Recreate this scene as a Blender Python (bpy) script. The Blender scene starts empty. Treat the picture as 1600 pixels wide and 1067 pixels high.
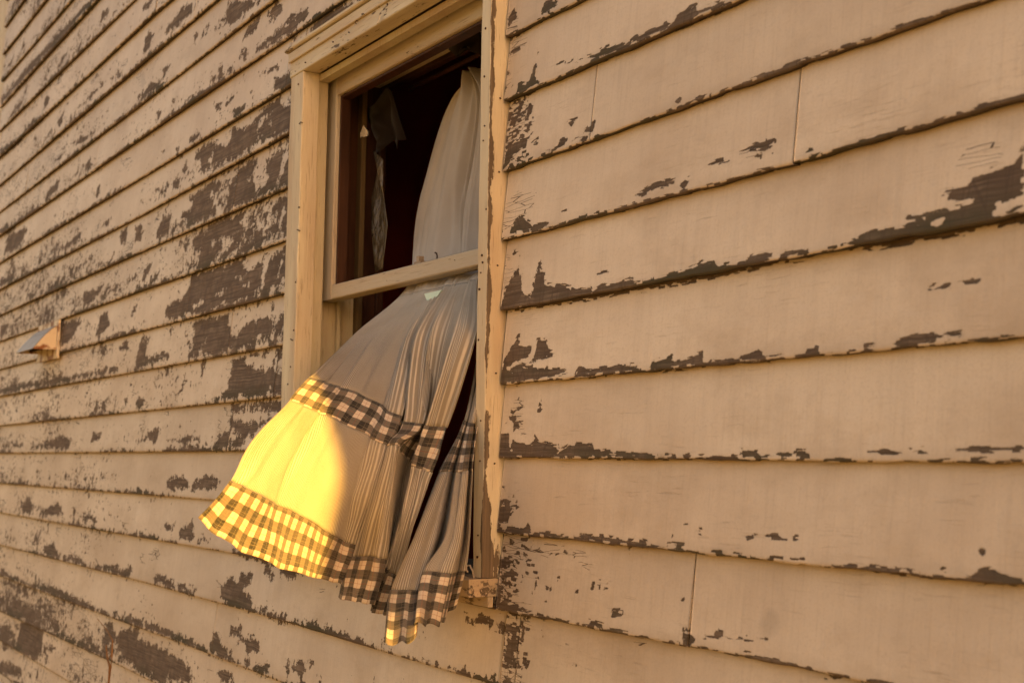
import bpy, math, random
import numpy as np
from mathutils import Matrix, Vector, noise as mnoise

random.seed(7); rng = np.random.default_rng(7)
S = bpy.context.scene
COL = S.collection
R = math.radians

# ------------------------------------------------------------------ camera
FPX, DCAM = 1993.1, 1.22                       # focal length in photo pixels, metres from camera to wall
CR = np.array([[0.5433194, 0.0712051, 0.83650096],
               [0.8394031, -0.06312877, -0.5398307],
               [0.01436858, 0.995462, -0.09406887]])
cam_d = bpy.data.cameras.new('camera'); cam = bpy.data.objects.new('camera', cam_d); COL.objects.link(cam)
cam_d.sensor_width = 36.0; cam_d.lens = 36.0*FPX/1600.0
cam.matrix_world = Matrix.Translation((0, -DCAM, 0)) @ Matrix(CR.tolist()).to_4x4()
cam_d.clip_start = 0.05; cam_d.clip_end = 1500
cam_d.dof.use_dof = True; cam_d.dof.focus_distance = 2.45; cam_d.dof.aperture_fstop = 6.5
S.camera = cam

# ------------------------------------------------------------------ sky, sun, exposure
SUN_AZ = 2.6      # degrees behind the plane of the wall
SUN_EL = 13.0
w = bpy.data.worlds.new('World'); S.world = w; w.use_nodes = True
nt = w.node_tree; nt.nodes.clear()
sky = nt.nodes.new('ShaderNodeTexSky'); sky.sky_type = 'NISHITA'; sky.sun_disc = False
sky.sun_elevation = R(SUN_EL); sky.sun_rotation = R(90-SUN_AZ)
sky.dust_density = 3.0; sky.air_density = 1.5; sky.ozone_density = 1.0
mx = nt.nodes.new('ShaderNodeMix'); mx.data_type = 'RGBA'; mx.blend_type = 'MULTIPLY'; mx.inputs[0].default_value = 1
mx.inputs[7].default_value = (1.0, 0.80, 0.75, 1)         # the warm white balance of the photograph
bg = nt.nodes.new('ShaderNodeBackground'); bg.inputs[1].default_value = 0.07
wo = nt.nodes.new('ShaderNodeOutputWorld')
nt.links.new(sky.outputs[0], mx.inputs[6]); nt.links.new(mx.outputs[2], bg.inputs[0]); nt.links.new(bg.outputs[0], wo.inputs[0])

sd = bpy.data.lights.new('sun', 'SUN'); sd.energy = 5.0; sd.angle = R(0.6); sd.color = (1.0, 0.51, 0.075)
so = bpy.data.objects.new('sun', sd); COL.objects.link(so)
sdir = Vector((math.cos(R(SUN_EL))*math.cos(R(SUN_AZ)), math.cos(R(SUN_EL))*math.sin(R(SUN_AZ)), math.sin(R(SUN_EL))))
so.rotation_euler = sdir.to_track_quat('Z', 'Y').to_euler(); so.location = (6, 0, 5)

S.view_settings.view_transform = 'Standard'; S.view_settings.look = 'None'
S.view_settings.exposure = 2.42; S.view_settings.gamma = 1.0; S.view_settings.use_curve_mapping = False
S.render.engine = 'CYCLES'
S.cycles.max_bounces = 5

# ------------------------------------------------------------------ helpers
def at(x, y, Y=0.0):
    """photo pixel + chosen distance Y from the wall plane -> point (X, Z)"""
    d = CR @ np.array([(x-800)/FPX, -(y-533.5)/FPX, -1.0])
    t = (DCAM+Y)/d[1]
    return d[0]*t, d[2]*t
def at3(x, y, Y=0.0):
    X, Z = at(x, y, Y); return Vector((X, Y, Z))
def at_arr(pts, Y=0.0):
    return np.array([at(a, b, Y) for a, b in pts])

def mesh_obj(name, verts, faces, mat, parent=None, smooth=False, mats=None, fmat=None):
    me = bpy.data.meshes.new(name); me.from_pydata([tuple(v) for v in verts], [], faces)
    for m in (mats or [mat]): me.materials.append(m)
    if fmat is not None: me.polygons.foreach_set('material_index', fmat)
    if smooth: me.polygons.foreach_set('use_smooth', [True]*len(me.polygons))
    me.update()
    o = bpy.data.objects.new(name, me); COL.objects.link(o)
    if parent: put(o, parent)
    return o
def put(o, parent):
    o.parent = parent
    root = Vector(parent['base']) if parent.get('base') is not None else Vector((0, 0, 0))
    o.matrix_parent_inverse = Matrix.Translation(-root)
def thing(name, label, cat, base, group=None):
    o = bpy.data.objects.new(name, None); COL.objects.link(o); o.location = base
    o['base'] = list(base); o['label'] = label; o['category'] = cat
    o.empty_display_size = 0.1
    if group: o['group'] = group
    return o
def box(x0, x1, y0, y1, z0, z1, b=0.0015, nz=1, nx=1, wob=0.0):
    """box with chamfered long edges, subdivided along its longest side"""
    lens = (x1-x0, y1-y0, z1-z0); ax = int(np.argmax(lens)); n = nz if nz > 1 else nx
    lo = [x0, y0, z0]; hi = [x1, y1, z1]
    a, c = [i for i in range(3) if i != ax]
    prof = [(lo[a]+b, lo[c]), (hi[a]-b, lo[c]), (hi[a], lo[c]+b), (hi[a], hi[c]-b), (hi[a]-b, hi[c]), (lo[a]+b, hi[c]), (lo[a], hi[c]-b), (lo[a], lo[c]+b)]
    V = []; F = []
    for k in range(n+1):
        t = lo[ax]+(hi[ax]-lo[ax])*k/n
        wa, wc = (wob*math.sin(3.1*t+x0*7), wob*math.cos(2.3*t+z0*5)) if wob else (0, 0)
        for p in prof:
            v = [0, 0, 0]; v[ax] = t; v[a] = p[0]+wa; v[c] = p[1]+wc; V.append(v)
    for k in range(n):
        for i in range(8):
            j = (i+1) % 8
            q = [k*8+i, k*8+j, (k+1)*8+j, (k+1)*8+i]
            F.append(q if ax != 1 else q[::-1])
    F.append(list(range(8))[::-1] if ax != 1 else list(range(8))); F.append([n*8+i for i in range(8)] if ax != 1 else [n*8+i for i in range(8)][::-1])
    return V, F
def tube(pts, rad, n=7):
    V = []; F = []; m = len(pts)
    rads = rad if isinstance(rad, (list, tuple)) else [rad]*m
    for i, p in enumerate(pts):
        p = Vector(p); d = (Vector(pts[min(i+1, m-1)])-Vector(pts[max(i-1, 0)])).normalized()
        a = d.cross(Vector((0.3, 0.2, 0.93))).normalized() if abs(d.z) < .9 else d.cross(Vector((1, 0, 0))).normalized()
        b_ = d.cross(a)
        for k in range(n):
            t = 2*math.pi*k/n; V.append(p+(a*math.cos(t)+b_*math.sin(t))*rads[i])
    for i in range(m-1):
        for k in range(n):
            F.append([i*n+k, i*n+(k+1) % n, (i+1)*n+(k+1) % n, (i+1)*n+k])
    F.append(list(range(n))[::-1]); F.append([(m-1)*n+k for k in range(n)])
    return V, F

# ------------------------------------------------------------------ node helper
class N:
    def __init__(s, name):
        s.m = bpy.data.materials.new(name); s.m.use_nodes = True; s.t = s.m.node_tree; s.t.nodes.clear()
        s.out = s.t.nodes.new('ShaderNodeOutputMaterial'); s.b = s.t.nodes.new('ShaderNodeBsdfPrincipled')
        s.t.links.new(s.b.outputs[0], s.out.inputs[0]); s._tc = None
    def n(s, k): return s.t.nodes.new('ShaderNode'+k)
    def L(s, a, b):
        if hasattr(a, 'is_output'): s.t.links.new(a, b)
        else: b.default_value = a
    def tc(s, o='Object'):
        if s._tc is None: s._tc = s.n('TexCoord')
        return s._tc.outputs[o]
    def math(s, op, a, b=0.0, c=None, clamp=False):
        x = s.n('Math'); x.operation = op; x.use_clamp = clamp; s.L(a, x.inputs[0]); s.L(b, x.inputs[1])
        if c is not None: s.L(c, x.inputs[2])
        return x.outputs[0]
    def scale(s, v, sc):
        x = s.n('Vector'+'Math'); x.operation = 'MULTIPLY'; s.L(v, x.inputs[0]); x.inputs[1].default_value = sc; return x.outputs[0]
    def add(s, v, o):
        x = s.n('Vector'+'Math'); x.operation = 'ADD'; s.L(v, x.inputs[0]); s.L(o, x.inputs[1]); return x.outputs[0]
    def noise(s, v, sc=(1, 1, 1), det=3.0, rough=.55, dist=0.0, col=False):
        x = s.n('TexNoise'); s.L(s.scale(v, sc), x.inputs['Vector']); x.inputs['Scale'].default_value = 1
        x.inputs['Detail'].default_value = det; x.inputs['Roughness'].default_value = rough; x.inputs['Distortion'].default_value = dist
        return x.outputs[1 if col else 0]
    def vor(s, v, sc, feat='F1', metric='EUCLIDEAN', out='Color', rnd=1.0):
        x = s.n('TexVoronoi'); x.feature = feat
        if feat != 'DISTANCE_TO_EDGE': x.distance = metric
        s.L(s.scale(v, sc), x.inputs['Vector']); x.inputs['Scale'].default_value = 1; x.inputs['Randomness'].default_value = rnd
        o = x.outputs[out]
        if out == 'Color':
            sp = s.n('SeparateColor'); s.t.links.new(o, sp.inputs[0]); return sp.outputs[0]
        return o
    def attr(s, name):
        x = s.n('Attribute'); x.attribute_name = name; return x.outputs['Fac']
    def rmp(s, v, a, b, c=0.0, d=1.0, smooth=False):
        x = s.n('MapRange'); x.interpolation_type = 'SMOOTHSTEP' if smooth else 'LINEAR'
        s.L(v, x.inputs[0]); s.L(a, x.inputs[1]); s.L(b, x.inputs[2]); s.L(c, x.inputs[3]); s.L(d, x.inputs[4]); return x.outputs[0]
    def mix(s, f, a, b, bt='MIX'):
        x = s.n('Mix'); x.data_type = 'RGBA'; x.blend_type = bt; s.L(f, x.inputs[0])
        for v, i in ((a, 6), (b, 7)):
            s.L(v if hasattr(v, 'is_output') else (*v, 1), x.inputs[i])
        return x.outputs[2]
    def bump(s, h, dist, strength=1.0, nrm=None):
        x = s.n('Bump'); x.inputs['Strength'].default_value = strength; x.inputs['Distance'].default_value = dist
        s.L(h, x.inputs['Height'])
        if nrm is not None: s.L(nrm, x.inputs['Normal'])
        return x.outputs[0]
    def fin(s, col, rough=.6, nrm=None, spec=.3):
        s.L(col if hasattr(col, 'is_output') else (*col, 1), s.b.inputs['Base Color']); s.L(rough, s.b.inputs['Roughness'])
        s.b.inputs['Specular IOR Level'].default_value = spec
        if nrm is not None: s.L(nrm, s.b.inputs['Normal'])
        return s.m

PAINT = (0.65, 0.56, 0.45); PAINT2 = (0.53, 0.435, 0.335)
def paint_mat(name, near):
    m = N(name); P = m.tc()
    oi = m.n('ObjectInfo'); off = m.n('CombineXYZ'); m.L(m.math('MULTIPLY', oi.outputs['Random'], 37.0), off.inputs[0]); m.L(m.math('MULTIPLY', oi.outputs['Random'], 11.0), off.inputs[1])
    Q = m.add(P, off.outputs[0])
    warp = m.noise(Q, (30, 30, 30), 2, col=True)
    wv = m.n('Vector'+'Math'); wv.operation = 'MULTIPLY_ADD'; m.L(warp, wv.inputs[0]); wv.inputs[1].default_value = (.006,)*3; m.L(Q, wv.inputs[2]); W = wv.outputs[0]
    bare = m.attr('bare'); speck = m.attr('speck'); h = m.attr('hgt')
    if near:
        v = m.vor(Q, (70, 20, 150), metric='CHEBYCHEV'); n1 = m.noise(Q, (420, 200, 420), 3)
        F = m.math('ADD', bare, m.math('ADD', m.math('MULTIPLY', m.math('SUBTRACT', v, .5), .0075), m.math('MULTIPLY', m.math('SUBTRACT', n1, .5), .0028)))
        v2 = m.vor(W, (85, 20, 190), metric='CHEBYCHEV'); big = m.noise(Q, (9, 9, 16), 3)
        sp = m.math('SUBTRACT', m.math('ADD', m.math('MULTIPLY', v2, .5), m.math('ADD', big, m.math('MULTIPLY', speck, .28))), 1.27)
        F = m.math('MAXIMUM', F, m.math('MULTIPLY', sp, .03))
        soft = .0004
    else:
        n1 = m.noise(W, (26, 30, 46), 5, .68); v = m.vor(W, (30, 20, 75), metric='CHEBYCHEV')
        n1b = m.noise(W, (80, 60, 22), 4, .65)
        F = m.math('ADD', bare, m.math('MULTIPLY', m.math('SUBTRACT', n1, .5), .075))
        F = m.math('ADD', F, m.math('MULTIPLY', m.math('SUBTRACT', n1b, .5), .045))
        F = m.math('ADD', F, m.math('MULTIPLY', m.math('SUBTRACT', v, .5), .006))
        s1 = m.noise(W, (22, 30, 26), 5, .7); big = m.noise(Q, (2.2, 3, 9), 3)
        sp = m.math('SUBTRACT', m.math('ADD', m.math('MULTIPLY', s1, 1.0), m.math('ADD', m.math('MULTIPLY', big, .55), m.math('MULTIPLY', speck, .20))), 1.045)
        s2 = m.noise(W, (55, 60, 60), 3, .6)
        sp2 = m.math('SUBTRACT', m.math('ADD', s2, m.math('ADD', m.math('MULTIPLY', big, .45), m.math('MULTIPLY', speck, .17))), .985)
        F = m.math('MAXIMUM', F, m.math('MULTIPLY', m.math('MAXIMUM', sp, sp2), .05))
        soft = .0010
    # long horizontal checks and short cracks in the paint
    e1 = m.vor(W, (14, 8, 120) if near else (10, 8, 70), feat='DISTANCE_TO_EDGE', out='Distance')
    gate = m.noise(Q, (5, 5, 11), 3)
    ck = m.math('MULTIPLY', m.math('LESS_THAN', e1, .022), m.math('GREATER_THAN', m.math('ADD', gate, m.math('MULTIPLY', speck, .17)), .72))
    e2 = m.vor(W, (60, 20, 34), feat='DISTANCE_TO_EDGE', out='Distance')
    ck2 = m.math('MULTIPLY', m.math('LESS_THAN', e2, .014), m.math('GREATER_THAN', m.math('ADD', gate, m.math('MULTIPLY', speck, .17)), .82 if near else .76))
    ck = m.math('MAXIMUM', ck, ck2)
    mask = m.rmp(F, -soft, soft)
    halo = m.rmp(F, -.004 if near else -.006, 0.0)
    # paint colour
    st = m.noise(Q, (3.0, 3, 5), 4); stv = m.noise(Q, (45, 10, 2.5), 3)
    pc = m.mix(m.rmp(st, .35, .7), PAINT, PAINT2)
    pc = m.mix(m.math('MULTIPLY', m.rmp(stv, .45, .75), .15), pc, (0.36, 0.29, 0.22))
    dirt = m.math('MULTIPLY', m.rmp(h, .02, 0.0), m.rmp(m.noise(Q, (14, 10, 30), 4), .35, .7))
    pc = m.mix(m.math('MULTIPLY', dirt, .45), pc, (0.27, 0.2, 0.13))
    spots = m.rmp(m.noise(Q, (8, 8, 8), 2), .73, .78)
    pc = m.mix(m.math('MULTIPLY', spots, .35), pc, (0.3, 0.25, 0.2))
    fine = m.noise(Q, (260, 200, 300), 3)
    pc = m.mix(m.math('MULTIPLY', m.rmp(fine, .5, .75), .30), pc, (0.4, 0.32, 0.24))
    hair = m.noise(W, (16, 9, 420), 4, .65); hv = m.noise(Q, (240, 60, 9), 3, .6)
    hl = m.math('MULTIPLY', m.rmp(hair, .60, .66), m.rmp(m.noise(Q, (6, 6, 14), 3), .45, .65))
    pc = m.mix(m.math('MULTIPLY', hl, .30), pc, (0.22, 0.165, 0.11)); pc = m.mix(m.math('MULTIPLY', m.rmp(hv, .52, .7), .13), pc, (0.30, 0.23, 0.16))
    blot = m.noise(Q, (5, 5, 9), 5, .7); pc = m.mix(m.math('MULTIPLY', m.rmp(blot, .50, .72), .42), pc, (0.38, 0.29, 0.2))
    tint = m.rmp(oi.outputs['Random'], 0, 1, .93, 1.04)
    hsv = m.n('HueSaturation'); m.L(tint, hsv.inputs['Value']); m.L(pc, hsv.inputs['Color']); pc = hsv.outputs[0]
    pc = m.mix(m.math('MULTIPLY', halo, .16), pc, (0.42, 0.34, 0.25))
    pc = m.mix(ck, pc, (0.10, 0.075, 0.055))
    # bare weathered wood
    gr = m.noise(W, (6, 30, 260), 5, .65); gr2 = m.noise(Q, (22, 22, 40), 4); vsc = m.vor(Q, (34, 8, 5), feat='DISTANCE_TO_EDGE', out='Distance')
    kw = 1.0 if near else 1.25
    wc = m.mix(m.rmp(gr, .36, .64), (0.065*kw, 0.046*kw, 0.032*kw), (0.19*kw, 0.143*kw, 0.105*kw))
    wc = m.mix(m.rmp(gr2, .4, .75), wc, (0.12, 0.082, 0.056))
    cell = m.vor(Q, (55, 10, 38), metric='CHEBYCHEV'); wc = m.mix(m.math('MULTIPLY', m.rmp(cell, .2, .9), .38), wc, (0.07, 0.052, 0.04))
    wc = m.mix(m.rmp(h, -.002, -.006), wc, (0.040, 0.027, 0.017))  # butt undersides coloured darker: lap shade put into the wood tone
    mold = m.math('MULTIPLY', m.rmp(h, .045, .008), m.rmp(m.noise(Q, (4, 4, 8), 3), .46, .62))
    wc = m.mix(m.math('MULTIPLY', mold, .75), wc, (0.052, 0.05, 0.028))
    if near: wc = m.mix(m.math('MULTIPLY', m.math('LESS_THAN', vsc, .02), .5), wc, (0.07, 0.05, 0.04))
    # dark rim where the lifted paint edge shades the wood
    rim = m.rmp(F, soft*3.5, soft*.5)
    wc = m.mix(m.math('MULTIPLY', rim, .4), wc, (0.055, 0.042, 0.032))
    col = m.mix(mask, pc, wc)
    hh = m.math('MULTIPLY', m.math('SUBTRACT', 1.0, m.math('MAXIMUM', mask, ck)), .0011 if near else .0014)
    hh = m.math('ADD', hh, m.math('MULTIPLY', m.math('MULTIPLY', gr, mask), .0009))
    hh = m.math('ADD', hh, m.math('MULTIPLY', fine, .00018)); hh = m.math('ADD', hh, m.math('MULTIPLY', stv, .0005)); hh = m.math('SUBTRACT', hh, m.math('MULTIPLY', hl, .0002)); hh = m.math('ADD', hh, m.math('MULTIPLY', hv, .0004)); hh = m.math('ADD', hh, m.math('MULTIPLY', gr2, .0012))
    b3 = m.bump(hh, 1.0, 1.0)
    return m.fin(col, m.mix(mask, (.55,)*3, (.85,)*3), b3, .25)
M_NEAR = paint_mat('peeling_paint_near', True)
M_FAR = paint_mat('peeling_paint_far', False)

def wood_mat(name, c1, c2, sc=(60, 60, 6), rough=.8, bd=.001, spec=.2):
    m = N(name); P = m.tc(); g = m.noise(P, sc, 5, .65, .4); g2 = m.noise(P, (sc[0]*.2, sc[1]*.2, sc[2]*.4), 4)
    c = m.mix(m.rmp(g, .3, .7), c1, c2); c = m.mix(m.rmp(g2, .5, .8), c, tuple(x*.6 for x in c1))
    return m.fin(c, rough, m.bump(g, bd, .8), spec)
def trim_mat(name, vert=True, wear=.0, base=(0.62, 0.56, 0.41), bare=(0.16, 0.115, 0.075)):
    """painted trim: chips, checks along the grain, dirt; uses 'bare' attribute when the mesh has one"""
    m = N(name); P = m.tc()
    s = (lambda a, b: (a, a, b) if vert else (b, a, a))
    n = m.noise(P, s(120, 38), 5, .7); n2 = m.noise(P, s(30, 9), 4, .6)
    F = m.math('ADD', m.attr('bare'), m.math('MULTIPLY', m.math('SUBTRACT', m.math('ADD', m.math('MULTIPLY', n, .6), m.math('MULTIPLY', n2, .6)), .865-wear), .03))
    F = m.math('ADD', F, m.math('MULTIPLY', m.math('SUBTRACT', n, .5), .004))
    mask = m.rmp(F, -.0005, .0005)
    st = m.noise(P, s(14, 1.6), 4)
    pc = m.mix(m.math('MULTIPLY', m.rmp(st, .36, .66), .75), base, (0.42, 0.31, 0.2))
    ch = m.noise(P, s(300, 14), 4, .6)
    pc = m.mix(m.math('MULTIPLY', m.rmp(ch, .60, .66), .45), pc, (0.16, 0.11, 0.07))
    g = m.noise(P, s(160, 7), 4, .6)
    wc = m.mix(m.rmp(g, .35, .65), tuple(x*.6 for x in bare), bare)
    col = m.mix(mask, pc, wc)
    b1 = m.bump(m.math('SUBTRACT', 1.0, mask), .0009, 1.0)
    b2 = m.bump(m.math('ADD', g, m.math('MULTIPLY', ch, .8)), .0014, .9, b1)
    return m.fin(col, .65, b2, .25)
M_TRIM = trim_mat('painted_trim', wear=.12); M_TRIMH = trim_mat('painted_trim_across', vert=False, wear=.14)
M_SASH = trim_mat('painted_sash', wear=.09, base=(0.52, 0.465, 0.36)); M_SASHH = trim_mat('painted_sash_rail', vert=False, wear=.10, base=(0.52, 0.465, 0.36))
M_SILL = trim_mat('weathered_sill_paint', vert=False, wear=.22, base=(0.36, 0.29, 0.2))
M_JAMB = trim_mat('jamb_paint', base=(0.50, 0.44, 0.28), wear=.01)
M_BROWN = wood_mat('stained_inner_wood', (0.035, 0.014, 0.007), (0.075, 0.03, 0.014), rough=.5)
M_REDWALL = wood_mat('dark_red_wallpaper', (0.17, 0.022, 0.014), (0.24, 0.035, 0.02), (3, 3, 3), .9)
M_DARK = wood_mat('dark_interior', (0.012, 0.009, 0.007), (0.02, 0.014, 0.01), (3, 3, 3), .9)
M_SHEATH = wood_mat('old_sheathing', (0.06, 0.045, 0.03), (0.1, 0.075, 0.05))
M_NAIL = wood_mat('rusty_iron', (0.03, 0.014, 0.008), (0.07, 0.035, 0.02), (300, 300, 300), .7)

# ------------------------------------------------------------------ measured board lines: (photo x, y) of each lap shadow
ROWS = {
1:[(36,0),(8,40)],2:[(70,0),(7,81)],3:[(111,0),(6,122)],4:[(150,0),(3,164)],5:[(208,0),(0,203)],
6:[(265,0),(240,21),(0,244)],7:[(336,0),(220,99),(0,288)],8:[(426,0),(220,162),(0,330)],
9:[(479,37),(241,200),(0,367)],10:[(460,129),(220,277),(0,410)],11:[(457,204),(220,336),(0,452),(792,57)],
12:[(454,290),(240,384),(0,492),(790,157),(1155,0)],13:[(450,374),(220,454),(0,533),(788,267),(1280,90),(1537,0)],
14:[(448,457),(220,517),(0,577),(785,376),(1200,267),(1600,154)],15:[(445,538),(0,619),(784,485),(1600,337)],
16:[(446,619),(0,665),(780,601),(1600,527)],17:[(446,704),(0,708),(780,715),(1600,724)],
18:[(327,781),(0,755),(774,832),(1600,917)],19:[(365,865),(0,801),(777,953),(1160,1026),(1360,1067)],
20:[(240,914),(0,851),(443,970),(730,1057)],21:[(324,1021),(0,900)],22:[(0,955),(167,1031)]}
EXPO = 0.1335
X_L, X_R = -6.66, 2.5
WX0, WX1 = -2.870, -1.936          # window casing, outer edges
rowf = {}
for k, pts in ROWS.items():
    a = sorted(at(*p) for p in pts); rowf[k] = (np.array([p[0] for p in a]), np.array([p[1] for p in a]))
def zrow(k, X):
    X = np.asarray(X, float)
    if k in rowf: return np.interp(X, *rowf[k])
    if k < 1: return rowf[1][1].mean()+EXPO*(1-k)+0*X
    return rowf[22][1].mean()-EXPO*(k-22)+0*X

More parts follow.
